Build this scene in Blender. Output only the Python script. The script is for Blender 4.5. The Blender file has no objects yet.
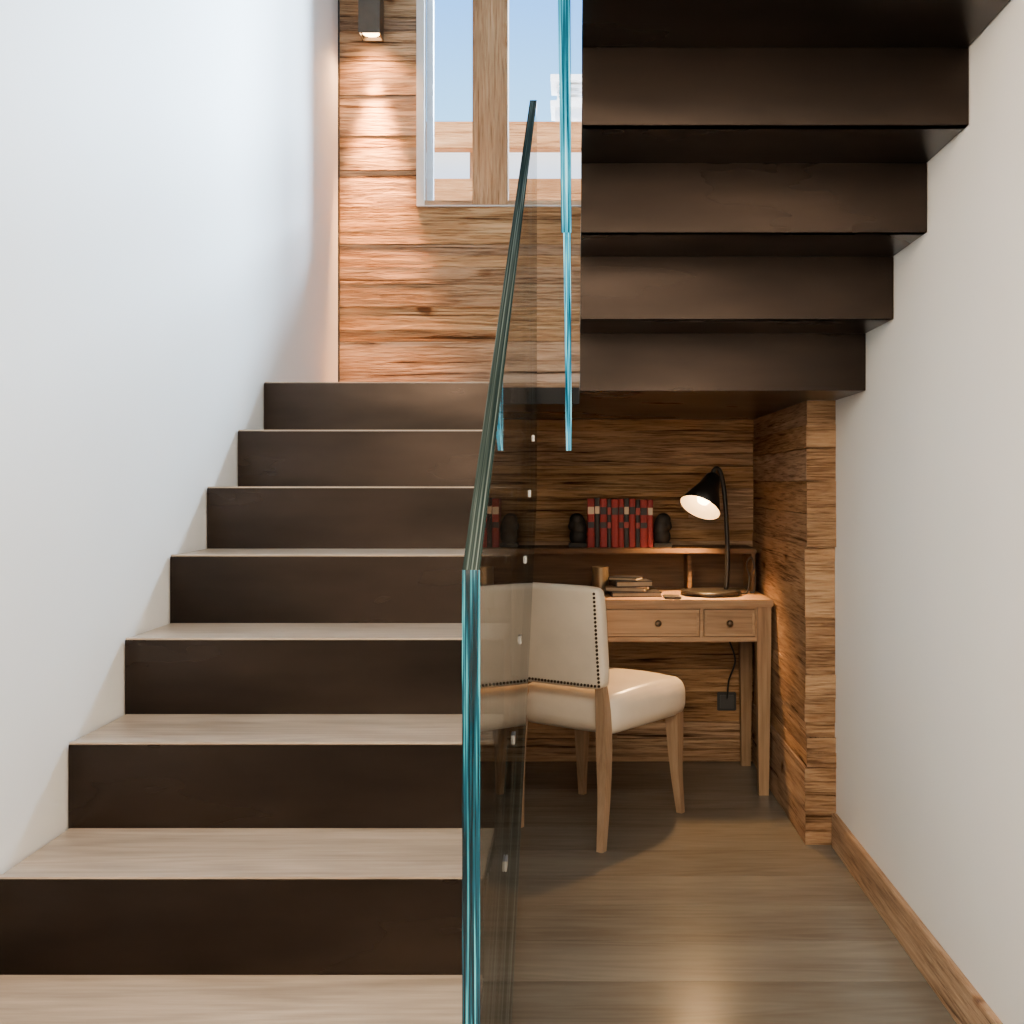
import bpy, bmesh, math, random
from mathutils import Vector, Matrix, Quaternion
random.seed(11)
S = bpy.context.scene
COL = S.collection

# ------------------------------------------------------------------ materials
def newmat(name):
    m = bpy.data.materials.new(name); m.use_nodes = True
    nt = m.node_tree
    return m, nt, nt.nodes["Principled BSDF"]

def N(nt, t, **kw):
    n = nt.nodes.new(t)
    for k, v in kw.items(): setattr(n, k, v)
    return n

def ramp(nt, stops):
    r = N(nt, "ShaderNodeValToRGB"); e = r.color_ramp.elements
    while len(e) < len(stops): e.new(0.5)
    for i, (p, c) in enumerate(stops):
        e[i].position = p; e[i].color = (*c, 1)
    return r

def math_(nt, op, a, b=None):
    n = N(nt, "ShaderNodeMath", operation=op)
    for i, v in enumerate((a, b)):
        if v is None: continue
        if isinstance(v, (int, float)): n.inputs[i].default_value = v
        else: nt.links.new(v, n.inputs[i])
    return n.outputs[0]

def simple(name, col, rough=0.5, metal=0.0, noise=0.08, scale=30, emis=None, es=0, bump=0.0, bscale=60):
    m, nt, p = newmat(name)
    tc = N(nt, "ShaderNodeTexCoord")
    nz = N(nt, "ShaderNodeTexNoise"); nz.inputs["Scale"].default_value = scale; nz.inputs["Detail"].default_value = 4
    nt.links.new(tc.outputs["Object"], nz.inputs["Vector"])
    a = tuple(max(0, c*(1-noise)) for c in col); b = tuple(min(1, c*(1+noise)) for c in col)
    r = ramp(nt, [(0.3, a), (0.7, b)])
    nt.links.new(nz.outputs[0], r.inputs[0]); nt.links.new(r.outputs[0], p.inputs["Base Color"])
    p.inputs["Roughness"].default_value = rough; p.inputs["Metallic"].default_value = metal
    if emis:
        p.inputs["Emission Color"].default_value = (*emis, 1); p.inputs["Emission Strength"].default_value = es
    if bump:
        n2 = N(nt, "ShaderNodeTexNoise"); n2.inputs["Scale"].default_value = bscale; n2.inputs["Detail"].default_value = 3
        nt.links.new(tc.outputs["Object"], n2.inputs["Vector"])
        bb = N(nt, "ShaderNodeBump"); bb.inputs["Strength"].default_value = bump; bb.inputs["Distance"].default_value = 0.01
        nt.links.new(n2.outputs[0], bb.inputs["Height"]); nt.links.new(bb.outputs[0], p.inputs["Normal"])
    return m

def wood(name, dark, mid, light, axis=0, stretch=0.05, scale=22, ring=0.12, crack=0.0, rough=0.55, vary=0.25, bump=0.25, sheen=0.5, fw=0.5):
    m, nt, p = newmat(name); L = nt.links.new
    tc = N(nt, "ShaderNodeTexCoord")
    at = N(nt, "ShaderNodeAttribute", attribute_name="rnd")
    sc = N(nt, "ShaderNodeVectorMath", operation="SCALE"); L(at.outputs["Color"], sc.inputs[0]); sc.inputs["Scale"].default_value = 37.0
    ad = N(nt, "ShaderNodeVectorMath", operation="ADD"); L(tc.outputs["Object"], ad.inputs[0]); L(sc.outputs[0], ad.inputs[1])
    def mapped(k):
        mp = N(nt, "ShaderNodeMapping"); s = [1, 1, 1]; s[axis] = k; mp.inputs["Scale"].default_value = s
        L(ad.outputs[0], mp.inputs["Vector"]); return mp.outputs[0]
    def noise(vec, scl, det, ro=0.5, dist=0.0):
        n = N(nt, "ShaderNodeTexNoise"); n.inputs["Scale"].default_value = scl; n.inputs["Detail"].default_value = det
        n.inputs["Roughness"].default_value = ro; n.inputs["Distortion"].default_value = dist
        L(vec, n.inputs["Vector"]); return n.outputs[0]
    fine = noise(mapped(stretch), scale*5, 7, 0.65, 0.2)
    big = noise(mapped(stretch*1.6), scale*0.8, 4)
    patch = noise(mapped(0.4), 3.0, 3)
    f = math_(nt, "ADD", math_(nt, "MULTIPLY", fine, fw), math_(nt, "MULTIPLY", big, 0.34))
    f = math_(nt, "ADD", f, math_(nt, "MULTIPLY", patch, 0.70-fw))
    if ring > 0:
        low = noise(mapped(0.09), 6, 2)
        sinv = math_(nt, "SINE", math_(nt, "MULTIPLY", low, 95.0))
        f = math_(nt, "ADD", f, math_(nt, "MULTIPLY", sinv, ring*0.5))
    r = ramp(nt, [(0.37, dark), (0.52, mid), (0.68, light)]); L(f, r.inputs[0])
    sep = N(nt, "ShaderNodeSeparateColor"); L(at.outputs["Color"], sep.inputs[0])
    v = N(nt, "ShaderNodeHueSaturation")
    val = math_(nt, "MULTIPLY_ADD", sep.outputs[1], 2*vary); nt.nodes[-1].inputs[2].default_value = 1-vary
    L(val, v.inputs["Value"]); L(r.outputs[0], v.inputs["Color"])
    if vary > 0.12:
        sat = math_(nt, "MULTIPLY_ADD", sep.outputs[2], 0.25); nt.nodes[-1].inputs[2].default_value = 0.82
        L(sat, v.inputs["Saturation"])
    out = v.outputs[0]; h = f
    if crack > 0:
        # long drying cracks, gated by a patch mask so they come and go
        cn = noise(mapped(0.030), 40, 6, 0.67, 0.6)
        cm = noise(mapped(0.5), 3.5, 2)
        cth = math_(nt, "ADD", cn, math_(nt, "MULTIPLY", math_(nt, "SUBTRACT", cm, 0.5), 0.12))
        cr = ramp(nt, [(0.335, (0.14, 0.10, 0.07)), (0.368, (0.58, 0.50, 0.44)), (0.415, (1, 1, 1))]); L(cth, cr.inputs[0])
        cn2 = noise(mapped(0.04), 175, 4, 0.62, 0.4)
        md = noise(mapped(0.35), 6.0, 3)
        th = math_(nt, "ADD", cn2, math_(nt, "MULTIPLY", md, 0.33))
        cr2 = ramp(nt, [(0.50, (0.42, 0.35, 0.29)), (0.64, (1, 1, 1))]); L(th, cr2.inputs[0])
        vo = N(nt, "ShaderNodeTexVoronoi"); vo.inputs["Scale"].default_value = 4.8
        dn = N(nt, "ShaderNodeTexNoise"); dn.inputs["Scale"].default_value = 14; L(ad.outputs[0], dn.inputs["Vector"])
        dm = N(nt, "ShaderNodeVectorMath", operation="MULTIPLY_ADD"); L(dn.outputs["Color"], dm.inputs[0]); dm.inputs[1].default_value = (0.05, 0.05, 0.05); L(mapped(0.5), dm.inputs[2])
        L(dm.outputs[0], vo.inputs["Vector"])
        kr = ramp(nt, [(0.04, (0.22, 0.14, 0.10)), (0.08, (0.72, 0.60, 0.5)), (0.14, (1, 1, 1))]); L(vo.outputs["Distance"], kr.inputs[0])
        mk = N(nt, "ShaderNodeMix", data_type="RGBA", blend_type="MULTIPLY"); mk.inputs[0].default_value = 1
        L(cr.outputs[0], mk.inputs[6]); L(kr.outputs[0], mk.inputs[7])
        mk2 = N(nt, "ShaderNodeMix", data_type="RGBA", blend_type="MULTIPLY"); mk2.inputs[0].default_value = 0.72
        L(mk.outputs[2], mk2.inputs[6]); L(cr2.outputs[0], mk2.inputs[7])
        mx = N(nt, "ShaderNodeMix", data_type="RGBA", blend_type="MULTIPLY"); mx.inputs[0].default_value = crack
        L(out, mx.inputs[6]); L(mk2.outputs[2], mx.inputs[7]); out = mx.outputs[2]
        und = noise(mapped(0.18), 16, 3)
        h = math_(nt, "ADD", f, math_(nt, "MULTIPLY", mk2.outputs[2], 0.8))
        h = math_(nt, "ADD", h, math_(nt, "MULTIPLY", und, 2.6))
    L(out, p.inputs["Base Color"])
    b = N(nt, "ShaderNodeBump"); b.inputs["Strength"].default_value = bump; b.inputs["Distance"].default_value = 0.008
    L(h, b.inputs["Height"]); L(b.outputs[0], p.inputs["Normal"])
    p.inputs["Roughness"].default_value = rough
    p.inputs["Specular IOR Level"].default_value = sheen
    return m

def steel_mat(name, a, b_, rough=(0.25, 0.36), metal=0.9):
    m, nt, p = newmat(name); L = nt.links.new
    tc = N(nt, "ShaderNodeTexCoord"); oi = N(nt, "ShaderNodeObjectInfo")
    off = N(nt, "ShaderNodeVectorMath", operation="ADD"); L(tc.outputs["Object"], off.inputs[0])
    cx = N(nt, "ShaderNodeCombineXYZ"); L(math_(nt, "MULTIPLY", oi.outputs["Random"], 17.0), cx.inputs[0]); L(cx.outputs[0], off.inputs[1])
    mp = N(nt, "ShaderNodeMapping"); mp.inputs["Scale"].default_value = (0.6, 1, 2.2); L(off.outputs[0], mp.inputs["Vector"])
    n1 = N(nt, "ShaderNodeTexNoise"); n1.inputs["Scale"].default_value = 2.4; n1.inputs["Detail"].default_value = 4; n1.inputs["Roughness"].default_value = 0.5
    L(mp.outputs[0], n1.inputs["Vector"])
    f = n1.outputs[0]
    r = ramp(nt, [(0.28, a), (0.75, b_)]); L(f, r.inputs[0]); L(r.outputs[0], p.inputs["Base Color"])
    mr = N(nt, "ShaderNodeMapRange"); L(f, mr.inputs[0])
    mr.inputs[1].default_value = 0.3; mr.inputs[2].default_value = 0.7; mr.inputs[3].default_value = rough[1]; mr.inputs[4].default_value = rough[0]
    L(mr.outputs[0], p.inputs["Roughness"]); p.inputs["Metallic"].default_value = metal
    return m

def glass_mat(name, ior=1.4, tint=(0.93, 0.98, 0.97)):
    m = bpy.data.materials.new(name); m.use_nodes = True; nt = m.node_tree; L = nt.links.new
    for n in list(nt.nodes): nt.nodes.remove(n)
    o = N(nt, "ShaderNodeOutputMaterial"); mix = N(nt, "ShaderNodeMixShader")
    t = N(nt, "ShaderNodeBsdfTransparent"); t.inputs[0].default_value = (*tint, 1)
    g = N(nt, "ShaderNodeBsdfGlossy"); g.inputs["Roughness"].default_value = 0.0
    geo = N(nt, "ShaderNodeNewGeometry")
    mi = N(nt, "ShaderNodeMapRange"); L(geo.outputs["Backfacing"], mi.inputs[0])
    mi.inputs[3].default_value = ior; mi.inputs[4].default_value = 1/ior
    fr = N(nt, "ShaderNodeFresnel"); L(mi.outputs[0], fr.inputs["IOR"])
    L(fr.outputs[0], mix.inputs[0]); L(t.outputs[0], mix.inputs[1]); L(g.outputs[0], mix.inputs[2]); L(mix.outputs[0], o.inputs[0])
    return m

def edge_mat(name, cols, es=0.25, rough=0.08, spec=0.5, sc=(170, 1.5, 3.5), stops=(0.36, 0.54, 0.70)):
    m, nt, p = newmat(name); L = nt.links.new
    tc = N(nt, "ShaderNodeTexCoord")
    mp = N(nt, "ShaderNodeMapping"); mp.inputs["Scale"].default_value = sc; L(tc.outputs["Object"], mp.inputs["Vector"])
    n = N(nt, "ShaderNodeTexNoise"); n.inputs["Scale"].default_value = 1.0; n.inputs["Detail"].default_value = 3; L(mp.outputs[0], n.inputs["Vector"])
    r = ramp(nt, list(zip(stops, cols))); L(n.outputs[0], r.inputs[0])
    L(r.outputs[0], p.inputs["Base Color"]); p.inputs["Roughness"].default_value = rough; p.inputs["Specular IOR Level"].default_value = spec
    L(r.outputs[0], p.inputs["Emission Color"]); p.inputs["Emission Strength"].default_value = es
    return m

M_wall = simple("white_plaster", (0.88, 0.855, 0.82), 0.6, noise=0.012, scale=3)
M_ceil = simple("ceiling_paint", (0.8, 0.79, 0.77), 0.8, noise=0.01)
PW = ((0.24, 0.125, 0.06), (0.44, 0.255, 0.13), (0.62, 0.405, 0.225))
M_plankX = wood("reclaimed_boards", *PW, axis=0, stretch=0.05, ring=0.05, crack=0.95, rough=0.85, vary=0.16, bump=1.0, sheen=0.12, fw=0.42)
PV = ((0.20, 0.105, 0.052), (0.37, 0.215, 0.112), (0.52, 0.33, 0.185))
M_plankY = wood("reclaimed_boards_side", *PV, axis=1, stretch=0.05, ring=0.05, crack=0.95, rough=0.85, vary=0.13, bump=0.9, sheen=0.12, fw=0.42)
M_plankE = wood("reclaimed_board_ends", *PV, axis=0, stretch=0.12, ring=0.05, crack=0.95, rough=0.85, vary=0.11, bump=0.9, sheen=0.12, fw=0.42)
M_plankZ = wood("reclaimed_beam", (0.28, 0.15, 0.075), (0.46, 0.27, 0.14), (0.64, 0.42, 0.24), axis=2, stretch=0.05, ring=0.05, crack=0.9, rough=0.8, vary=0.08, bump=0.6, sheen=0.12, fw=0.42)
M_railw = wood("sunlit_railing_wood", (0.34, 0.15, 0.06), (0.52, 0.26, 0.11), (0.66, 0.38, 0.19), axis=0, stretch=0.08, ring=0.0, crack=0.8, rough=0.8, vary=0.05, bump=0.4, sheen=0.1)  # brighter, warmer wood colour stands in for sunlight on the rails
M_base = wood("baseboard_wood", (0.20, 0.11, 0.055), (0.40, 0.245, 0.14), (0.56, 0.38, 0.235), axis=1, ring=0.04, crack=0.9, rough=0.7, vary=0.10, bump=0.6)
M_floor = wood("grey_oak_floor", (0.122, 0.106, 0.086), (0.165, 0.146, 0.120), (0.208, 0.187, 0.156), axis=0, stretch=0.12, scale=9, ring=0.06, rough=0.24, vary=0.10, bump=0.015, fw=0.30)
M_tread = wood("oak_tread", (0.235, 0.178, 0.128), (0.355, 0.275, 0.203), (0.47, 0.375, 0.285), axis=0, stretch=0.08, scale=16, ring=0.08, rough=0.34, vary=0.05, bump=0.04, fw=0.44)
M_steel = steel_mat("patinated_steel", (0.013, 0.0095, 0.0075), (0.042, 0.030, 0.0235))
M_steeldk = steel_mat("shade_dark_steel_edge", (0.010, 0.007, 0.006), (0.018, 0.013, 0.010), (0.5, 0.6), 0.4)  # stair steel darkened in its colour so the skylit landing edge reads shaded
DW = ((0.20, 0.115, 0.055), (0.345, 0.21, 0.11), (0.47, 0.305, 0.17))
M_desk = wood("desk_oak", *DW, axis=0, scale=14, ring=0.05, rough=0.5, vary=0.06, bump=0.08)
M_hutch = wood("desk_shelf_oak", (0.075, 0.042, 0.022), (0.14, 0.082, 0.044), (0.21, 0.127, 0.07), axis=0, scale=14, ring=0.05, rough=0.65, vary=0.06, bump=0.08, sheen=0.2)  # darker copy of the desk oak, offsetting grazing light in the colour
M_deskZ = wood("desk_oak_leg", *DW, axis=2, scale=14, ring=0.05, rough=0.5, vary=0.06, bump=0.08)
M_cleg = wood("chair_leg_oak", (0.24, 0.145, 0.08), (0.37, 0.24, 0.145), (0.48, 0.335, 0.22), axis=2, scale=16, ring=0.04, rough=0.5, vary=0.05, bump=0.08)
M_leather = simple("cream_leather", (0.80, 0.69, 0.55), 0.28, noise=0.06, scale=9, bump=0.16, bscale=16)
M_nail = simple("antique_brass", (0.05, 0.032, 0.022), 0.35, 0.9)
M_black = simple("black_enamel", (0.010, 0.009, 0.009), 0.35)
M_blackm = simple("matt_black_cast", (0.007, 0.006, 0.006), 0.6)
M_blackp = simple("black_plastic", (0.02, 0.02, 0.02), 0.45)
M_bronze = simple("bronze_metal", (0.10, 0.075, 0.055), 0.35, 0.8)
M_chrome = simple("brushed_stainless", (0.42, 0.42, 0.41), 0.35, 1.0)
M_shadein = simple("white_shade_lining", (0.85, 0.74, 0.56), 0.5, emis=(1, 0.48, 0.14), es=1.1)  # bulb light on the lining put in as warm emission
M_bulb = simple("warm_bulb", (1, 0.9, 0.75), 0.5, emis=(1, 0.68, 0.34), es=26)
M_lens = simple("spot_lens", (1, 0.9, 0.75), 0.5, emis=(1, 0.62, 0.3), es=25)
M_red = simple("red_cloth", (0.28, 0.014, 0.013), 0.6)
M_bk = simple("black_cloth", (0.012, 0.010, 0.012), 0.55)
M_page = simple("aged_paper", (0.34, 0.27, 0.19), 0.85)
M_goldlab = simple("gilt_label", (0.5, 0.36, 0.24), 0.45, 0.2)
M_redlab = simple("red_label", (0.35, 0.03, 0.02), 0.5)
M_brown = simple("brown_leather", (0.07, 0.035, 0.02), 0.5)
M_whitefr = simple("pale_timber_frame", (0.62, 0.59, 0.55), 0.45, noise=0.04)
M_snow = simple("white_render", (0.97, 0.96, 0.95), 0.8, noise=0.02, scale=3)
M_chim = simple("chimney_render", (0.9, 0.87, 0.83), 0.8, noise=0.1, scale=8)
M_glass = glass_mat("balustrade_glass", 1.22, (0.97, 0.995, 0.985))
M_wglass = glass_mat("window_glass", 1.2, (0.99, 0.995, 1))
M_edge = edge_mat("glass_edge_glow", [(0.001, 0.011, 0.016), (0.004, 0.065, 0.10), (0.08, 0.62, 0.72)], 0.55, sc=(300, 1.5, 4.0), stops=(0.42, 0.56, 0.73))  # teal emission stands in for daylight carried through the glass
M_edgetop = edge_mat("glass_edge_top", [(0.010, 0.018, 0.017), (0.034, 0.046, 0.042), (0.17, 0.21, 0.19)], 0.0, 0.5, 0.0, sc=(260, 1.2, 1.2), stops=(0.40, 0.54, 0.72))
M_edge2 = edge_mat("glass_edge_sky_glow", [(0.002, 0.05, 0.08), (0.015, 0.28, 0.40), (0.35, 0.9, 1.0)], 1.6, sc=(220, 1.5, 4.5), stops=(0.40, 0.53, 0.68))  # stronger emission imitates sky light coming down inside the upper panels

# ------------------------------------------------------------------ helpers
def tag(o, label=None, cat=None, kind=None, group=None):
    if label: o["label"] = label
    if cat: o["category"] = cat
    if kind: o["kind"] = kind
    if group: o["group"] = group
    return o

def empty(name, loc, label, cat, rotz=0, group=None):
    e = bpy.data.objects.new(name, None); e.empty_display_size = 0.1
    e.location = loc; e.rotation_euler = (0, 0, rotz); COL.objects.link(e)
    return tag(e, label, cat, group=group)

def fin(bm, name, mats, parent=None, local=False, smooth=False, bevel=0, mods=None):
    """geometry authored in world coords (or parent's local coords if local)"""
    if bevel:
        bmesh.ops.bevel(bm, geom=bm.edges[:], offset=bevel, segments=2, affect='EDGES', clamp_overlap=True)
    bmesh.ops.recalc_face_normals(bm, faces=bm.faces[:])
    xs = [v.co.x for v in bm.verts]; ys = [v.co.y for v in bm.verts]; zs = [v.co.z for v in bm.verts]
    c = Vector(((min(xs)+max(xs))/2, (min(ys)+max(ys))/2, min(zs)))
    bmesh.ops.translate(bm, verts=bm.verts[:], vec=-c)
    me = bpy.data.meshes.new(name); bm.to_mesh(me); bm.free()
    if not isinstance(mats, (list, tuple)): mats = [mats]
    for m in mats: me.materials.append(m)
    if smooth:
        for p in me.polygons: p.use_smooth = True
    o = bpy.data.objects.new(name, me); COL.objects.link(o)
    if parent:
        o.parent = parent
        o.location = c if local else c - Vector(parent.location)
    else: o.location = c
    return o

def add_box(bm, b, rnd=None, bevel=0.0):
    x0, x1, y0, y1, z0, z1 = b
    lay = bm.loops.layers.float_color.get("rnd") or bm.loops.layers.float_color.new("rnd")
    vs = [bm.verts.new(p) for p in ((x0,y0,z0),(x1,y0,z0),(x1,y1,z0),(x0,y1,z0),(x0,y0,z1),(x1,y0,z1),(x1,y1,z1),(x0,y1,z1))]
    fs = [bm.faces.new([vs[i] for i in f]) for f in ((3,2,1,0),(4,5,6,7),(0,1,5,4),(1,2,6,5),(2,3,7,6),(3,0,4,7))]
    c = rnd or (random.random(), random.random(), random.random(), 1)
    for f in fs:
        for l in f.loops: l[lay] = c
    if bevel:
        es = list({e for f in fs for e in f.edges})
        bmesh.ops.bevel(bm, geom=es, offset=bevel, segments=2, affect='EDGES', clamp_overlap=True)
    return fs

def boxes(name, bl, mat, parent=None, local=False, bevel=0.0, smooth=False):
    bm = bmesh.new()
    for b in bl: add_box(bm, b, bevel=bevel)
    return fin(bm, name, mat, parent, local, smooth)

def prism(name, pts, x0, x1, mats, parent=None, idx=None):
    """polygon in YZ extruded in X; index 0 = faces, 1.. = edges"""
    bm = bmesh.new()
    a = [bm.verts.new((x0, y, z)) for y, z in pts]; b = [bm.verts.new((x1, y, z)) for y, z in pts]
    bm.faces.new(a); bm.faces.new(b[::-1])
    n = len(pts)
    for i in range(n):
        f = bm.faces.new((a[i], a[(i+1) % n], b[(i+1) % n], b[i])); f.material_index = idx[i] if idx else 1
    return fin(bm, name, mats, parent)

def lathe(bm, prof, seg=32, mat=None):
    rings = []
    new = []
    for r, z in prof:
        if r < 1e-6: ring = [bm.verts.new((0, 0, z))]
        else: ring = [bm.verts.new((r*math.cos(2*math.pi*i/seg), r*math.sin(2*math.pi*i/seg), z)) for i in range(seg)]
        rings.append(ring); new += ring
    for A, B in zip(rings, rings[1:]):
        if len(A) == 1 and len(B) == 1: continue
        for i in range(seg):
            j = (i+1) % seg
            if len(A) == 1: bm.faces.new((A[0], B[i], B[j]))
            elif len(B) == 1: bm.faces.new((A[i], A[j], B[0]))
            else: bm.faces.new((A[i], A[j], B[j], B[i]))
    M = mat or Matrix.Identity(4)
    for v in new: v.co = M @ v.co
    return new

def sweep(bm, pts, rad, seg=10):
    pts = [Vector(p) for p in pts]; rings = []
    up = Vector((0.13, 0.27, 0.95)).normalized()
    for i, p in enumerate(pts):
        t = (pts[min(i+1, len(pts)-1)] - pts[max(i-1, 0)]).normalized()
        a = t.cross(up)
        if a.length < 0.05: a = t.cross(Vector((1, 0, 0)))
        a.normalize(); b = t.cross(a).normalized(); up = a.cross(t)
        r = rad[i] if isinstance(rad, (list, tuple)) else rad
        rings.append([bm.verts.new(p + a*r*math.cos(2*math.pi*k/seg) + b*r*math.sin(2*math.pi*k/seg)) for k in range(seg)])
    for A, B in zip(rings, rings[1:]):
        for k in range(seg):
            bm.faces.new((A[k], A[(k+1) % seg], B[(k+1) % seg], B[k]))
    bm.faces.new(rings[0][::-1]); bm.faces.new(rings[-1])

def smooth_path(pts, n=6):
    pts = [Vector(p) for p in pts]; out = []
    P = [pts[0]] + pts + [pts[-1]]
    for i in range(1, len(P)-2):
        for k in range(n):
            t = k/n; p0, p1, p2, p3 = P[i-1], P[i], P[i+1], P[i+2]
            out.append(0.5*((2*p1)+(-p0+p2)*t+(2*p0-5*p1+4*p2-p3)*t*t+(-p0+3*p1-3*p2+p3)*t**3))
    out.append(pts[-1]); return out

def loft_sq(bm, pts, sizes, bevel=0.003):
    rings = []
    for p, (sx, sy) in zip(pts, sizes):
        x, y, z = p
        rings.append([bm.verts.new((x+a*sx/2, y+b*sy/2, z)) for a, b in ((-1,-1),(1,-1),(1,1),(-1,1))])
    for A, B in zip(rings, rings[1:]):
        for k in range(4): bm.faces.new((A[k], A[(k+1) % 4], B[(k+1) % 4], B[k]))
    bm.faces.new(rings[0][::-1]); bm.faces.new(rings[-1])
    if bevel:
        es = [e for e in bm.edges if len(e.link_faces) == 2 and e.calc_face_angle(0) > 0.7]
        bmesh.ops.bevel(bm, geom=es, offset=bevel, segments=2, affect='EDGES', clamp_overlap=True)

def smooth_loft(bm, pts, sizes, n=5, bevel=0.004):
    P = smooth_path(pts, n); Q = smooth_path([(a, b, 0) for a, b in sizes], n)
    loft_sq(bm, [tuple(p) for p in P], [(q.x, q.y) for q in Q], bevel)

# ------------------------------------------------------------------ dimensions
XL, XR, YB = -1.03, 0.874, 4.80
R = 0.172
def lowY(k): return 1.669 + 0.28*k
def lowZ(k): return 0.344 + R*k          # top of step k
LAND = lowZ(7)                            # 1.548
UND = 1.491
def upY(j): return 3.30 - 0.288*(j-1)
XS = -0.162                               # lower flight open side
XU = 0.015                                # upper flight open side
YF = -2.6; ZC = 5.2; ZC2 = 3.15
NUP = 9
YOP = upY(NUP)                            # stairwell opening edge

st = "structure"
# room shell
tag(boxes("floor", [(XL-0.1, XR+0.1, YF+0.24*i, YF+0.24*(i+1)-0.0012, -0.1, -0.0001*random.random()) for i in range(32)], M_floor), kind=st)
tag(boxes("wall_left", [(XL-0.12, XL, YF-0.1, YB+0.25, 0, ZC)], M_wall), kind=st)
tag(boxes("wall_right", [(XR, XR+0.12, YF-0.1, YB+0.25, 0, ZC)], M_wall), kind=st)
tag(boxes("wall_front", [(XL, XR, YF-0.1, YF, 0, ZC2+0.2)], M_wall), kind=st)
tag(boxes("ceiling", [(XL, XR, YF, YOP, ZC2, ZC2+0.2)], M_ceil), kind=st)
tag(boxes("wall_upper", [(XL, XR, YOP-0.1, YOP, ZC2+0.2, ZC)], M_wall), kind=st)
tag(boxes("ceiling_stairwell", [(XL-0.12, XR+0.12, YOP-0.1, YB+0.25, ZC, ZC+0.15)], M_ceil), kind=st)

# back plank wall with window opening
WX0, WX1, WZ0, WZ1 = -0.69, 0.40, 2.418, 3.95
def board(bm, x0, x1, y0, y1, z0, z1, jag, ax=0):
    """weathered board with slightly wavy long edges on its visible face"""
    lay = bm.loops.layers.float_color.get("rnd") or bm.loops.layers.float_color.new("rnd")
    c = (random.random(), random.random(), random.random(), 1)
    L_ = (x1-x0) if ax == 0 else (y1-y0)
    n = max(2, int(L_/0.03)); P1 = random.uniform(0, 9); P2 = random.uniform(0, 9)
    def P(t, s, front):
        u = t*L_
        w = (math.sin(u*9+P1)+0.6*math.sin(u*23+P2)+0.6*math.sin(u*61+P1*3))*jag*0.45
        zz = (z0+jag*0.6+w*math.cos(P1)) if s == 0 else (z1-jag*0.6+w*0.9*math.cos(P2))
        if ax == 0: return (x0+u, y0 if front else y1, zz if front else (z0 if s == 0 else z1))
        return (x0 if front else x1, y0+u, zz if front else (z0 if s == 0 else z1))
    rows = []
    for i in range(n+1):
        t = i/n
        rows.append([bm.verts.new(P(t, 0, 1)), bm.verts.new(P(t, 1, 1)), bm.verts.new(P(t, 1, 0)), bm.verts.new(P(t, 0, 0))])
    fs = []
    for A, B in zip(rows, rows[1:]):
        for k in range(4): fs.append(bm.faces.new((A[k], A[(k+1) % 4], B[(k+1) % 4], B[k])))
    fs.append(bm.faces.new(rows[0][::-1])); fs.append(bm.faces.new(rows[-1]))
    for f in fs:
        for l in f.loops: l[lay] = c

z = 0.0
hs = []
while z < ZC-0.01:
    h = random.choice((0.05, 0.075, 0.10, 0.13, 0.16))
    z1 = z+h
    for lim in (WZ0, WZ1, ZC, UND):
        if z < lim-0.001 and z1 > lim-0.04: z1 = lim
    hs.append((z, z1)); z = z1
bm = bmesh.new()
def run(x0, x1, z0, z1):
    x = x0
    while x < x1-0.001:
        w = random.uniform(1.1, 2.4); e = x+w
        if e > x1-0.3: e = x1
        d = random.uniform(0, 0.011)
        board(bm, x, e-0.0006, YB-d, YB+0.05, z0, z1, random.uniform(0.0005, 0.0028)); x = e
for z0, z1 in hs:
    if z0 >= WZ0-0.001 and z1 <= WZ1+0.001:
        run(XL, WX0, z0, z1); run(WX1, XR, z0, z1)
    else: run(XL, XR, z0, z1)
for b in [(XL, XR, YB+0.05, YB+0.25, 0, WZ0), (XL, XR, YB+0.05, YB+0.25, WZ1, ZC), (XL, WX0, YB+0.05, YB+0.25, WZ0, WZ1), (WX1, XR, YB+0.05, YB+0.25, WZ0, WZ1)]:
    add_box(bm, b)
tag(fin(bm, "wall_back", M_plankX), kind=st)

# alcove side cladding
z = 0.0
PX, PY = 0.772, 3.69
bm = bmesh.new()
while z < UND-0.001:
    h = random.choice((0.05, 0.08, 0.11, 0.15, 0.19)); z1 = z+h
    if z1 > UND-0.06: z1 = UND
    d = random.uniform(0, 0.009); e = random.uniform(0, 0.026)
    board(bm, PX-d+0.006, XR, PY-e+0.012, YB-0.012, z, z1, random.uniform(0.0006, 0.0028), ax=1); z = z1
o = tag(fin(bm, "wall_alcove", [M_plankY, M_plankE]), kind=st)
for p in o.data.polygons:
    if abs(p.normal.y) > 0.6: p.material_index = 1
tag(boxes("baseboard_right", [(0.856, XR, YF, 3.67, 0, 0.112)], M_base, bevel=0.002), kind=st)
tag(boxes("trim_1", [(XL, XL+0.006, YB-0.022, YB-0.012, LAND, ZC)], M_black), kind=st)

# window
bm = bmesh.new()
fy0, fy1 = YB+0.005, YB+0.06
for b in [(WX0, WX0+0.034, fy0-0.02, fy1, WZ0, WZ1), (WX1-0.034, WX1, fy0-0.02, fy1, WZ0, WZ1), (WX0+0.034, WX1-0.034, fy0-0.02, fy1, WZ0, WZ0+0.006), (WX0+0.034, WX1-0.034, fy0-0.02, fy1, WZ1-0.045, WZ1)]:
    add_box(bm, b, bevel=0.002)
win = tag(fin(bm, "window_1", M_whitefr), kind=st)
o = boxes("mullion", [(-0.447, -0.293, fy0-0.015, fy1+0.03, WZ0+0.006, WZ1-0.045)], M_plankZ, parent=win, bevel=0.004)
o["label"] = "reclaimed timber mullion"
o = boxes("sash_rail", [(WX0+0.034, -0.448, fy0-0.01, fy1+0.02, WZ0+0.006, WZ0+0.028), (-0.292, WX1-0.034, fy0-0.01, fy1+0.02, WZ0+0.006, WZ0+0.028)], M_plankX, parent=win)
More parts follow.
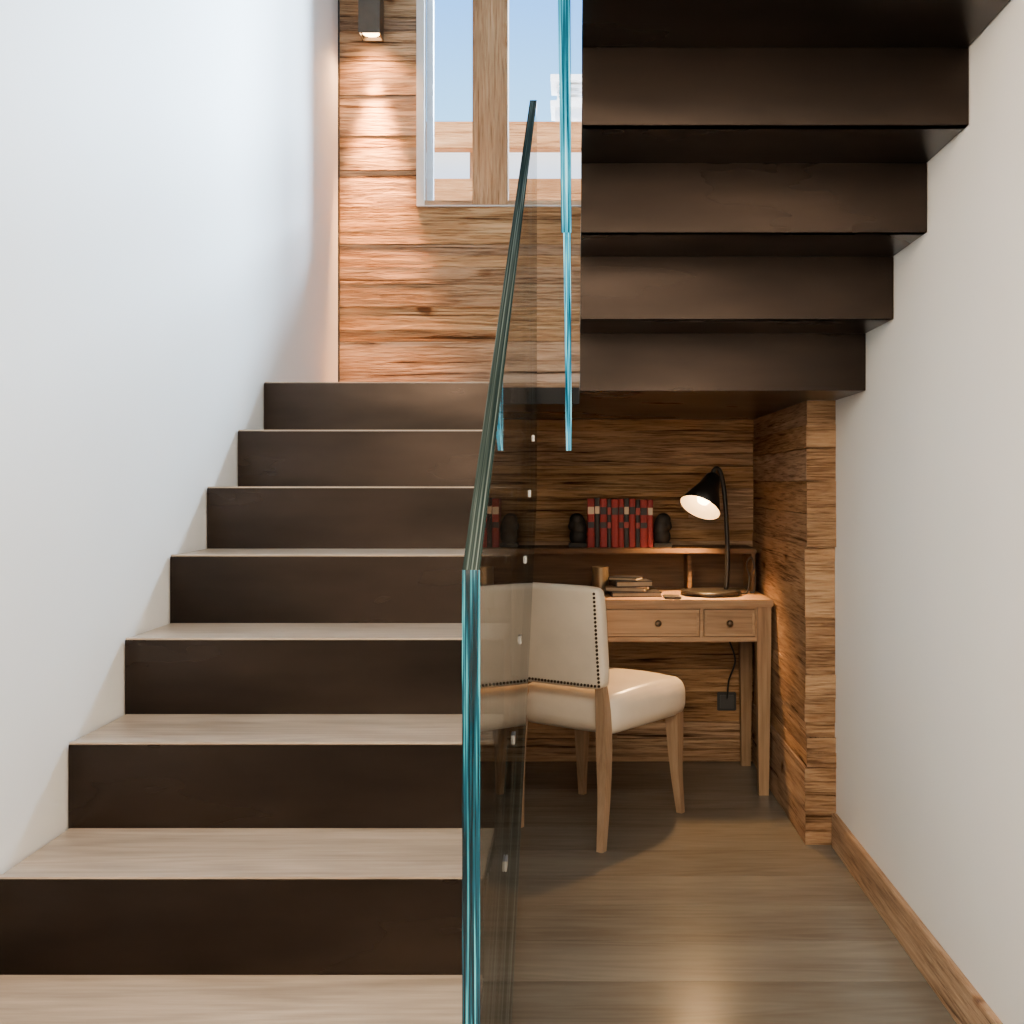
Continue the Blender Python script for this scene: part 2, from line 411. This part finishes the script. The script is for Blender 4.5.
o = boxes("glazing", [(WX0+0.034, -0.448, fy0+0.03, fy0+0.036, WZ0+0.028, WZ1-0.045), (-0.292, WX1-0.034, fy0+0.03, fy0+0.036, WZ0+0.028, WZ1-0.045)], M_wglass, parent=win)
o = boxes("window_sash", [(WX0+0.036, WX0+0.065, fy0+0.045, fy1+0.02, WZ0+0.03, WZ1-0.046)], simple("pale_blue_frame", (0.6, 0.68, 0.76), 0.4), parent=win)

# exterior
e = empty("balcony_railing", (0, 6.0, 2.7), "weathered timber balcony railing outside the window", "railing")
boxes("top_rail", [(-1.5, 1.5, 5.97, 6.05, 3.03, 3.178)], M_railw, parent=e, bevel=0.005)
boxes("bottom_rail", [(-1.5, 1.5, 5.97, 6.05, 2.70, 2.867)], M_railw, parent=e, bevel=0.005)
boxes("railing_post", [(-0.58, -0.47, 6.055, 6.14, 2.2, 3.15)], M_plankZ, parent=e, bevel=0.005)
boxes("railing_post", [(0.9, 1.01, 6.055, 6.14, 2.2, 3.15)], M_plankZ, parent=e, bevel=0.005)
tag(boxes("balcony_deck", [(-1.5, 1.5, 5.05, 6.3, 2.1, 2.2)], M_railw), "timber balcony deck outside the window", "balcony")
bm = bmesh.new(); add_box(bm, (-6, 6, 12, 14, 0, 4.8)); add_box(bm, (-6.2, 6.2, 11.8, 14.2, 4.8, 5.0))
tag(fin(bm, "neighbouring_building", M_snow), "white snow covered neighbouring building roof", "building")
bm = bmesh.new()
add_box(bm, (-0.22, 0.12, 12.2, 12.6, 5.0, 5.38)); add_box(bm, (-0.27, 0.17, 12.15, 12.65, 5.38, 5.44))
for i in range(3): add_box(bm, (-0.2, 0.1, 12.22, 12.58, 5.47+0.07*i, 5.50+0.07*i))
add_box(bm, (-0.27, 0.17, 12.15, 12.65, 5.67, 5.73)); add_box(bm, (-0.14, 0.04, 12.3, 12.5, 5.44, 5.67))
tag(fin(bm, "chimney", M_chim), "white rendered chimney with a louvred cap", "chimney")

# ------------------------------------------------------------------ lower flight
sc = empty("staircase", (-0.6, 1.39, 0), "dark patinated steel staircase with oak treads beside white wall", "staircase")
for k in range(-1, 8):
    y = lowY(k); zt = lowZ(k); zb = zt-R
    boxes("riser", [(XL+0.003, XS, y, y+0.012, max(0, zb-0.045), zt-0.004)], M_steel, parent=sc, bevel=0.0012)
    if k < 7:
        o = boxes("tread", [(XL+0.006, XS-0.001, y+0.0125, lowY(k+1)-0.0005, zt-0.02, zt-0.001)], M_tread, parent=sc, bevel=0.001)
        o["label"] = "pale oak tread"
        boxes("step_plate", [(XL+0.003, XS, y+0.0125, lowY(k+1)-0.0005, zt-0.045, zt-0.0205)], M_steel, parent=sc)
        boxes("nosing_strip", [(XL+0.005, XS-0.001, y+0.0002, y+0.0123, zt-0.0038, zt)], M_tread, parent=sc)

# landing
bm = bmesh.new()
YL = lowY(7)+0.0125
for b in [(XL+0.002, XS, YL, YB-0.013, UND, LAND-0.02), (XS, XU, 3.872, YB-0.013, UND, LAND-0.02), (XU, XR-0.002, upY(1)+0.03, YB-0.013, UND, LAND-0.02)]:
    add_box(bm, b)
ld = tag(fin(bm, "stair_landing", M_steel), "dark steel landing slab over the desk alcove", "landing")
o = boxes("landing_floorboards", [(XL+0.002, XS-0.002, YL, YB-0.013, LAND-0.0195, LAND), (XS-0.002, XU, 3.873, YB-0.013, LAND-0.0195, LAND), (XU, XR-0.002, upY(1)+0.03, YB-0.013, LAND-0.0195, LAND)], M_tread, parent=ld)
boxes("edge_trim", [(XS, XU-0.0005, 3.86, 3.8715, UND, LAND+0.001)], M_steeldk, parent=ld)

# ------------------------------------------------------------------ upper flight
su = empty("staircase", (0.44, 3.3, UND), "dark patinated steel folded stair flight seen from underneath", "staircase")
for j in range(1, NUP+1):
    y = upY(j); zb = UND+R*(j-1)
    boxes("riser", [(XU, XR-0.002, y, y+0.03, zb, zb+R-0.0005)], M_steel, parent=su, bevel=0.001)
    if j < NUP:
        boxes("step_plate", [(XU, XR-0.002, upY(j+1)+0.0005, y+0.03, zb+R, zb+R+0.037)], M_steel, parent=su, bevel=0.001)
        o = boxes("tread", [(XU, XR-0.002, upY(j+1)+0.031, y+0.032, zb+R+0.0375, zb+R+0.057)], M_tread, parent=su, bevel=0.001)

# ------------------------------------------------------------------ glass balustrades
GX0, GX1 = -0.157, -0.132
gb = empty("glass_balustrade", (-0.145, 2.6, 0), "clear laminated glass balustrade with teal edges beside stair", "balustrade")
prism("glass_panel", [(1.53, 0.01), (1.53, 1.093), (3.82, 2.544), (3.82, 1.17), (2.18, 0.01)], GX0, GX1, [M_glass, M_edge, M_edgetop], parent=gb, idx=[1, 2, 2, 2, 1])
for k in range(1, 7):
    y = lowY(k)+0.13
    zz = -0.681+0.614*y-0.10
    o = boxes("glass_fixing", [(GX1+0.0003, GX1+0.004, y-0.020, y+0.020, zz-0.010, zz+0.010)], M_chrome, parent=gb, bevel=0.001)
    o["label"] = "small stainless clip"
ug = empty("glass_balustrade", (-0.02, 3.0, 1.3), "raked glass balustrade panels beside the upper flight", "balustrade")
def ub(y): return 1.32+(3.6-y)*0.60
YJ = 2.744
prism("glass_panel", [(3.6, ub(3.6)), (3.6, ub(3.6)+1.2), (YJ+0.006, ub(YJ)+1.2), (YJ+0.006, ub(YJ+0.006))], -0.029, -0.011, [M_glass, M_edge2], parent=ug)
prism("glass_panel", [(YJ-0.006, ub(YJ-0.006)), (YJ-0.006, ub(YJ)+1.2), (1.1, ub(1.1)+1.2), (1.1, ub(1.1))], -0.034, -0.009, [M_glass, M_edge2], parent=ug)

# ------------------------------------------------------------------ wall light
wl = empty("wall_light", (-0.875, 4.72, 3.128), "dark bronze box downlight shining on reclaimed boards", "wall lamp")
bm = bmesh.new()
wx, wy, wz = -0.875, 4.720, 3.128
for b in [(wx-0.046, wx+0.046, wy-0.046, wy-0.041, wz, wz+0.35), (wx-0.046, wx+0.046, wy+0.041, wy+0.046, wz, wz+0.35), (wx-0.046, wx-0.041, wy-0.041, wy+0.041, wz, wz+0.35), (wx+0.041, wx+0.046, wy-0.041, wy+0.041, wz, wz+0.35), (wx-0.041, wx+0.041, wy-0.041, wy+0.041, wz+0.345, wz+0.35)]:
    add_box(bm, b)
fin(bm, "lamp_housing", M_bronze, parent=wl)
boxes("mounting_plate", [(wx-0.03, wx+0.03, wy+0.0465, wy+0.068, 3.2, 3.4)], M_bronze, parent=wl, bevel=0.002)
bm = bmesh.new(); lathe(bm, [(0, 0.013), (0.035, 0.013), (0.0405, 0.020), (0, 0.020)], 24, Matrix.Translation((wx, wy, wz)))
fin(bm, "lens", M_lens, parent=wl)

# ------------------------------------------------------------------ desk
DX0, DX1, DY0, DY1, DZ = -0.50, 0.767, 4.25, 4.775, 0.762
dk = empty("writing_desk", ((DX0+DX1)/2, 4.5, 0), "oak writing desk with drawers and raised back shelf", "desk")
boxes("desktop", [(DX0, DX1, DY0, DY1, DZ-0.028, DZ)], M_desk, parent=dk, bevel=0.004)
lx0, lx1, ly0, ly1 = DX0+0.02, DX1-0.006, DY0+0.015, DY1-0.012
for (x, y) in ((lx0+0.027, ly0+0.027), (lx1-0.027, ly0+0.027), (lx0+0.027, ly1-0.027), (lx1-0.027, ly1-0.027)):
    bm = bmesh.new()
    loft_sq(bm, [(x, y, 0), (x, y, 0.585), (x, y, DZ-0.0285)], [(0.038, 0.038), (0.054, 0.054), (0.054, 0.054)])
    fin(bm, "leg", M_deskZ, parent=dk)
az0, az1 = 0.598, DZ-0.029
rx1 = lx1-0.064; lxx = lx0+0.064
DRW = [(rx1-0.195, rx1, [rx1-0.0975]), (lxx, lxx+0.195, [lxx+0.0975]), (lxx+0.215, rx1-0.215, [lxx+0.36, rx1-0.375])]
zd0, zd1 = az0+0.022, az1-0.012
fr = [(lx0+0.055, lx1-0.055, ly0+0.004, ly0+0.020, az0, zd0-0.003), (lx0+0.055, lx1-0.055, ly0+0.004, ly0+0.020, zd1+0.003, az1)]
xs_ = [lx0+0.055, lxx-0.003, lxx+0.198, lxx+0.212, rx1-0.212, rx1-0.198, rx1+0.003, lx1-0.055]
for i in range(0, 8, 2): fr.append((xs_[i], xs_[i+1], ly0+0.004, ly0+0.020, zd0-0.003, zd1+0.003))
boxes("face_frame", fr, M_desk, parent=dk)
boxes("apron", [(lx0+0.055, lx1-0.055, ly1-0.03, ly1-0.01, az0, az1),
                (lx0+0.01, lx0+0.03, ly0+0.055, ly1-0.055, az0, az1), (lx1-0.03, lx1-0.01, ly0+0.055, ly1-0.055, az0, az1)], M_desk, parent=dk, bevel=0.001)
for x0, x1, knobs in DRW:
    bm = bmesh.new()
    add_box(bm, (x0, x1, ly0+0.006, ly0+0.25, zd0, zd1))
    d = fin(bm, "drawer", M_desk, parent=dk)
    t = 0.009
    bm = bmesh.new()
    for b in [(x0, x1, ly0+0.000, ly0+0.0058, zd0, zd0+t), (x0, x1, ly0, ly0+0.0058, zd1-t, zd1), (x0, x0+t, ly0, ly0+0.0058, zd0+t, zd1-t), (x1-t, x1, ly0, ly0+0.0058, zd0+t, zd1-t)]:
        add_box(bm, b)
    o = fin(bm, "drawer_moulding", M_desk); o.parent = d; o.location = Vector(o.location)-Vector(dk.location)-Vector(d.location)
    for kx in knobs:
        bm = bmesh.new()
        T = Matrix.Translation((kx, ly0+0.0058, (zd0+zd1)/2)) @ Matrix.Rotation(math.pi/2, 4, 'X')
        lathe(bm, [(0, 0.024), (0.010, 0.023), (0.013, 0.018), (0.010, 0.012), (0.006, 0.006), (0.007, 0)], 20, T)
        o = fin(bm, "knob", M_bronze, smooth=True); o.parent = d; o.location = Vector(o.location)-Vector(dk.location)-Vector(d.location)
        o["label"] = "dark bronze drawer knob"
# hutch shelf
HY0, HY1, HZ = 4.52, 4.772, 0.945
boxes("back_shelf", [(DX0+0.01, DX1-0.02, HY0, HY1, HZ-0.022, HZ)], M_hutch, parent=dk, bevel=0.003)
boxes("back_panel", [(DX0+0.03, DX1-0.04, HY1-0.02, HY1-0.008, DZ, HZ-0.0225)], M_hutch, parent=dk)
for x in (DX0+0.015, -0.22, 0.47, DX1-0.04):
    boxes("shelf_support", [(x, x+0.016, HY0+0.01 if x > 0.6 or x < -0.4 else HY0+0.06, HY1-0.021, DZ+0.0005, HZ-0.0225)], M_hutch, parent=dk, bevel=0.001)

# ------------------------------------------------------------------ books on shelf
def book(name, x, y, z, w, h, d, cov, lab, label, group, bands=2):
    e = empty(name, (x+w/2, y, z), label, "book", group=group)
    bm = bmesh.new(); t = 0.003
    add_box(bm, (x, x+t, y+0.002, y+d, z, z+h)); add_box(bm, (x+w-t, x+w, y+0.002, y+d, z, z+h))
    n = 8; A = []; B = []
    for i in range(n+1):
        a = math.pi*i/n; px = x+w/2-math.cos(a)*w/2; py = y+0.002-math.sin(a)*0.004
        A.append(bm.verts.new((px, py, z))); B.append(bm.verts.new((px, py, z+h)))
    for i in range(n): bm.faces.new((A[i], A[i+1], B[i+1], B[i]))
    bm.faces.new(A); bm.faces.new(B)
    bk = bm.faces.new((A[0], A[-1], B[-1], B[0]))
    for hh in (0.12, 0.3, 0.62, 0.86):
        add_box(bm, (x+0.001, x+w-0.001, y-0.0035, y, z+h*hh, z+h*hh+0.003))
    fin(bm, "cover", cov, parent=e)
    boxes("pages", [(x+t+0.0002, x+w-t-0.0002, y+0.0025, y+d-0.004, z+0.003, z+h-0.003)], M_page, parent=e)
    if bands:
        boxes("spine_label", [(x+0.0015, x+w-0.0015, y-0.0042, y+0.001, z+h*0.68, z+h*0.83)], lab, parent=e)
    if bands > 1:
        boxes("spine_label", [(x+0.0015, x+w-0.0015, y-0.0042, y+0.001, z+h*0.40, z+h*0.52)], M_bk if cov is M_red else M_redlab, parent=e)
    return e
x = 0.052
seq = [("r", .03, "g"), ("k", .022, "g"), ("r", .03, "k"), ("k", .018, "r"), ("r", .03, "k"), ("r", .022, "k"), ("k", .022, "g"), ("r", .026, "k"), ("k", .02, "r"), ("r", .03, "k"), ("r", .024, "g")]
for i, (c, w, lb) in enumerate(seq):
    cov = M_red if c == "r" else M_bk; lab = {"g": M_goldlab, "k": M_bk, "r": M_redlab}[lb]
    h = 0.205+random.uniform(-0.008, 0.006)
    book("book", x, 4.585, HZ+0.0005, w-0.0006, h, 0.14, cov, lab, ("red" if c == "r" else "black")+" cloth hardback standing upright on the desk shelf", "hardbacks on the desk shelf", bands=2 if i % 3 != 1 else 1)
    x += w
bx1 = x

def bookend(x, flip):
    e = empty("bookend", (x, 4.62, HZ), "black cast rounded bookend beside the hardbacks", "bookend", group="bookends on the desk shelf")
    boxes("base", [(x-0.038, x+0.038, 4.58, 4.66, HZ+0.0005, HZ+0.018)], M_blackm, parent=e, bevel=0.003)
    bm = bmesh.new(); s = flip
    def ell(cx, cy, cz, rx, ry, rz, rot=0):
        T = Matrix.Translation((x+s*cx, 4.62+cy, HZ+cz)) @ Matrix.Rotation(rot*s, 4, 'Y') @ Matrix.Diagonal((rx, ry, rz, 1))
        bmesh.ops.create_uvsphere(bm, u_segments=20, v_segments=14, radius=1, matrix=T)
    ell(-0.002, 0, 0.045, 0.037, 0.027, 0.04); ell(-0.004, 0, 0.082, 0.034, 0.024, 0.042, 0.2)
    ell(0.004, 0, 0.115, 0.031, 0.022, 0.028); ell(0.020, 0, 0.098, 0.018, 0.017, 0.03, -0.4)
    ell(-0.022, 0, 0.09, 0.015, 0.014, 0.045, 0.2)
    o = fin(bm, "figure", M_blackm, parent=e, smooth=True)
    md = o.modifiers.new("r", "REMESH"); md.mode = 'VOXEL'; md.voxel_size = 0.003; md.use_smooth_shade = True
bookend(0.052-0.041, -1); bookend(bx1+0.041, 1)

# stack of books + tin on the desk
def flatbook(x, y, z, w, d, t, rot, cov, label):
    e = empty("book", (x, y, z), label, "book", rotz=rot, group="books stacked on the desk")
    bm = bmesh.new()
    add_box(bm, (-w/2, w/2, -d/2, d/2, 0, 0.003), bevel=0.0008); add_box(bm, (-w/2, w/2, -d/2, d/2, t-0.003, t), bevel=0.0008)
    add_box(bm, (-w/2, -w/2+0.003, -d/2, d/2, 0.003, t-0.003))
    fin(bm, "cover", cov, parent=e, local=True)
    boxes("pages", [(-w/2+0.0035, w/2-0.004, -d/2+0.004, d/2-0.004, 0.0031, t-0.0031)], M_page, parent=e, local=True)
flatbook(0.240, 4.43, DZ+0.0005, 0.20, 0.15, 0.018, 0.08, M_bk, "black hardback at the bottom of a stack")
flatbook(0.212, 4.44, DZ+0.019, 0.16, 0.13, 0.018, -0.22, M_brown, "brown leather book in a stack")
flatbook(0.228, 4.445, DZ+0.0375, 0.15, 0.12, 0.022, 0.18, M_bk, "small black book in a stack")
flatbook(0.206, 4.45, DZ+0.060, 0.12, 0.095, 0.014, -0.35, M_bk, "thin black notebook on top of a stack")
bm = bmesh.new()
lathe(bm, [(0, 0), (0.032, 0), (0.034, 0.003), (0.034, 0.108), (0.032, 0.11), (0.0305, 0.108), (0.0305, 0.006), (0, 0.006)], 32, Matrix.Translation((0.103, 4.50, DZ+0.0005)))
tag(fin(bm, "pen_pot", simple("aged_tin", (0.22, 0.17, 0.11), 0.35, 0.7), smooth=False), "aged metal pen pot on the desk", "pen pot")
o = boxes("notebook", [(0.350, 0.415, 4.28, 4.38, DZ+0.0005, DZ+0.008)], M_bk, bevel=0.001)
tag(o, "flat black notebook lying on the desk", "notebook")

# ------------------------------------------------------------------ desk lamp
LC = Vector((0.548, 4.445, DZ+0.0005))
lp = empty("desk_lamp", LC, "black metal desk lamp with conical shade switched on", "lamp")
bm = bmesh.new()
lathe(bm, [(0, 0.0005), (0.116, 0.0005), (0.121, 0.005), (0.121, 0.014), (0.116, 0.019), (0, 0.021)], 48, Matrix.Translation(LC))
fin(bm, "lamp_base", M_black, parent=lp, smooth=False)
dirv = Vector((-0.40, -0.46, -0.79)).normalized()
apex = Vector((0.558, 4.46, 1.232))
stem = smooth_path([(0.614, 4.47, DZ+0.018), (0.620, 4.47, 0.90), (0.615, 4.47, 1.06), (0.606, 4.47, 1.18), (0.590, 4.465, 1.258), (0.570, 4.46, 1.272), tuple(apex+Vector((-0.002, 0, 0.018)))])
bm = bmesh.new(); sweep(bm, stem, 0.0095, 12); fin(bm, "lamp_stem", M_black, parent=lp, smooth=True)
q = Vector((0, 0, -1)).rotation_difference(dirv).to_matrix().to_4x4()
T = Matrix.Translation(apex) @ q
bm = bmesh.new()
lathe(bm, [(0, 0.020), (0.020, 0.018), (0.030, 0.008), (0.034, -0.006), (0.044, -0.045), (0.087, -0.150), (0.0855, -0.1505), (0.042, -0.046), (0.0, -0.04)], 40, T)
fin(bm, "lamp_shade", M_black, parent=lp, smooth=True)
bm = bmesh.new(); lathe(bm, [(0.0845, -0.148), (0.0415, -0.048), (0, -0.042)], 40, T)
o = fin(bm, "shade_lining", M_shadein, parent=lp, smooth=True); o["label"] = "white inside of the shade"
bm = bmesh.new(); lathe(bm, [(0, -0.06), (0.014, -0.065), (0.026, -0.085), (0.029, -0.102), (0.021, -0.120), (0, -0.128)], 24, T)
o = fin(bm, "light_bulb", M_bulb, parent=lp, smooth=True); o["label"] = "glowing warm bulb"
cord = smooth_path([(0.66, 4.46, DZ+0.008), (0.70, 4.48, DZ+0.006), (0.712, 4.495, 0.83), (0.70, 4.493, 0.88), (0.722, 4.495, 0.91), (0.738, 4.50, 0.84), (0.733, 4.505, DZ+0.008), (0.715, 4.508, DZ+0.006)], 8)
bm = bmesh.new(); sweep(bm, cord, 0.0035, 8); fin(bm, "power_cord", M_blackp, parent=lp, smooth=True)

# socket + hanging cable
so = empty("power_socket", (0.66, 4.78, 0.24), "black double wall socket on the board wall under the desk", "socket")
boxes("socket_plate", [(0.618, 0.70, 4.776, 4.788, 0.225, 0.305)], M_blackp, parent=so, bevel=0.003)
boxes("socket_insert", [(0.628, 0.69, 4.771, 4.7755, 0.235, 0.295)], simple("dark_grey_plastic", (0.05, 0.05, 0.05), 0.4), parent=so, bevel=0.002)
bm = bmesh.new(); sweep(bm, smooth_path([(0.66, 4.768, 0.28), (0.665, 4.755, 0.36), (0.69, 4.74, 0.45), (0.665, 4.755, 0.54), (0.66, 4.78, 0.59)], 8), 0.004, 8)
fin(bm, "cable", M_blackp, parent=so, smooth=True)

# ------------------------------------------------------------------ chair
ch = empty("dining_chair", (0.072, 3.972, 0), "cream leather chair with nailhead trim and oak legs", "chair", rotz=-math.radians(34))
def cushion(w, d, h, r, nseg=6):
    bm = bmesh.new(); bmesh.ops.create_cube(bm, size=1, matrix=Matrix.Diagonal((w, d, h, 1)))
    bmesh.ops.bevel(bm, geom=bm.edges[:], offset=r, segments=nseg, affect='EDGES', profile=0.5)
    for ax, L_ in ((0, w), (1, d), (2, h)):
        n = 12 if ax < 2 else 8
        for i in range(1, n):
            co = [0, 0, 0]; co[ax] = (i/n-0.5)*L_*0.98; no = [0, 0, 0]; no[ax] = 1
            bmesh.ops.bisect_plane(bm, geom=bm.verts[:]+bm.edges[:]+bm.faces[:], plane_co=co, plane_no=no, dist=1e-5)
    return bm
bm = cushion(0.475, 0.50, 0.135, 0.058)
for v in bm.verts:
    x, y, z = v.co
    k = max(0, (abs(x)/0.2375)**4*(abs(y)/0.25)**4)
    x *= 1-0.10*k; y *= 1-0.10*k
    v.co.x = x*(0.90+0.19*(y/0.50+0.5)); v.co.y = y
    if z > 0: v.co.z += 0.028*(1-(x/0.26)**2)*(1-(y/0.26)**2)
    v.co.z += 0.426; v.co.y += 0.036
    if y > 0.05: v.co.y += 0.025*(1-(x/0.25)**2)
fin(bm, "seat", M_leather, parent=ch, local=True, smooth=True)
BZ0, BZ1 = 0.52, 0.870
def backy(x, z):
    return -0.222 - (z-0.5)*0.10 + 0.02*x*x
bm = cushion(0.395, 0.058, BZ1-BZ0, 0.021)
for v in bm.verts:
    x, y, z = v.co
    zz = z+(BZ0+BZ1)/2
    k = (abs(x)/0.1975)**6*(abs(z)/0.175)**6
    pad = 0.010*(1-(x/0.2)**2)*(1-(z/0.18)**2)
    x *= 1-0.05*k; zz -= 0.05*k*z
    v.co = Vector((x, y+backy(x, zz)+(pad if y > 0 else -pad*0.6), zz))
fin(bm, "backrest", M_leather, parent=ch, local=True, smooth=True)
bm = bmesh.new()
def nail(x, z, dy=-0.0295):
    pad = 0.010*(1-(x/0.2)**2)*(1-((z-0.695)/0.18)**2)*0.6
    bmesh.ops.create_uvsphere(bm, u_segments=8, v_segments=5, radius=0.0052, matrix=Matrix.Translation((x, backy(x, z)+dy-pad, z)))
z = BZ0+0.017
while z < BZ1-0.014:
    for s in (-1, 1): nail(s*0.181, z)
    z += 0.0135
x = -0.172
while x < 0.175:
    nail(x, BZ0+0.016); x += 0.0135
o = fin(bm, "nailhead_trim", M_nail, parent=ch, local=True, smooth=True); o["kind"] = "stuff"; o["label"] = "dark brass nailheads along the backrest edge"
for s in (-1, 1):
    bm = bmesh.new()
    fx = 0.207 if s > 0 else -0.172; fy = -0.280 if s > 0 else -0.225
    smooth_loft(bm, [(fx, fy, 0), (fx*0.6+s*0.073, fy*0.42-0.131, 0.17), (s*0.178, -0.218, 0.33), (s*0.170, -0.212, 0.45), (s*0.168, -0.222, 0.535)],
            [(0.023, 0.026), (0.029, 0.036), (0.035, 0.046), (0.035, 0.042), (0.030, 0.03)])
    fin(bm, "leg", M_cleg, parent=ch, local=True)
    bm = bmesh.new()
    smooth_loft(bm, [(s*0.217, 0.246, 0), (s*0.209, 0.230, 0.15), (s*0.205, 0.224, 0.3), (s*0.202, 0.224, 0.39)],
            [(0.023, 0.023), (0.033, 0.033), (0.046, 0.046), (0.050, 0.050)])
    fin(bm, "leg", M_cleg, parent=ch, local=True)

# ------------------------------------------------------------------ lights
def area(name, loc, rot, sx, sy, e, col, spread=None):
    l = bpy.data.lights.new(name, "AREA"); l.shape = "RECTANGLE"; l.size = sx; l.size_y = sy; l.energy = e; l.color = col
    if spread: l.spread = spread
    o = bpy.data.objects.new(name, l); o.location = loc; o.rotation_euler = rot; COL.objects.link(o); return o
def aim(d): return Vector(d).to_track_quat('-Z', 'Y').to_euler()
area("stairwell_fill", (-0.45, 2.6, 5.1), aim((-0.35, -0.1, -1)), 0.9, 1.8, 58, (0.42, 0.70, 1.0))  # added cool fill above the stairs; the ceiling has no opening here
area("room_fill", (0.05, -2.2, 1.8), (math.radians(90), 0, 0), 1.7, 2.0, 54, (1.0, 0.84, 0.66))  # added warm frontal fill behind the camera, not a fitting
area("ceiling_fill", (0.35, 0.3, 3.1), (0, 0, 0), 1.0, 0.8, 44, (1.0, 0.82, 0.62))  # added unseen overhead light, gives the floor its warm sheen
area("right_wall_fill", (-0.9, 0.3, 2.2), aim((1, 0.70, -0.30)), 0.8, 0.8, 66, (1.0, 0.78, 0.54))  # added fill to brighten and warm the right wall, no fixture there
def spot(name, loc, d, e, col, ang, blend=0.6, rad=0.02):
    l = bpy.data.lights.new(name, "SPOT"); l.energy = e; l.color = col; l.spot_size = math.radians(ang); l.spot_blend = blend; l.shadow_soft_size = rad
    o = bpy.data.objects.new(name, l); o.location = loc
    o.rotation_euler = aim(d); COL.objects.link(o)
spot("wall_light_beam", (-0.875, 4.720, 3.12), (0.02, 0.080, -1), 1000, (1, 0.46, 0.16), 34, 1.0, 0.030)
spot("wall_light_spill", (-0.875, 4.720, 3.12), (0.02, 0.02, -1), 30, (1, 0.50, 0.20), 140, 1.0, 0.030)
spot("desk_lamp_beam", apex+dirv*0.14, (-0.22, -0.12, -1), 58, (1, 0.54, 0.20), 118, 0.7, 0.03)
sun = bpy.data.lights.new("sun", "SUN"); sun.energy = 44.0; sun.angle = 0.42; sun.color = (0.60, 0.80, 1.0)
so_ = bpy.data.objects.new("sun", sun); so_.rotation_euler = aim((-0.93, -1.78, -0.97)); so_.location = (3, 9, 8); COL.objects.link(so_)
sun = bpy.data.lights.new("outdoor_fill_sun", "SUN"); sun.energy = 28.0; sun.angle = 0.3; sun.color = (1.0, 0.93, 0.84)  # added second sun, whitens the building outside and lights the rails
so_ = bpy.data.objects.new("outdoor_fill_sun", sun); so_.rotation_euler = aim((0.2, 0.36, -1)); so_.location = (3, 0, 9); COL.objects.link(so_)

# world
w = bpy.data.worlds.new("sky"); S.world = w; w.use_nodes = True; nt = w.node_tree; L = nt.links.new
bg = nt.nodes["Background"]
tc = N(nt, "ShaderNodeTexCoord"); sp = N(nt, "ShaderNodeSeparateXYZ"); L(tc.outputs["Generated"], sp.inputs[0])
r = ramp(nt, [(0.0, (0.75, 0.76, 0.78)), (0.30, (0.26, 0.62, 1.0)), (0.44, (0.07, 0.32, 0.92))])
L(sp.outputs[2], r.inputs[0]); L(r.outputs[0], bg.inputs[0]); bg.inputs[1].default_value = 3.4

# camera
cd = bpy.data.cameras.new("camera"); cd.sensor_width = 36; cd.lens = 1100/1024*36
cd.shift_x = -(575-512)/1024; cd.shift_y = -(512-483)/1024
cd.clip_start = 0.05
co = bpy.data.objects.new("camera", cd); co.location = (0, 0, 1.214); co.rotation_euler = (math.radians(90), 0, 0); COL.objects.link(co)
S.camera = co
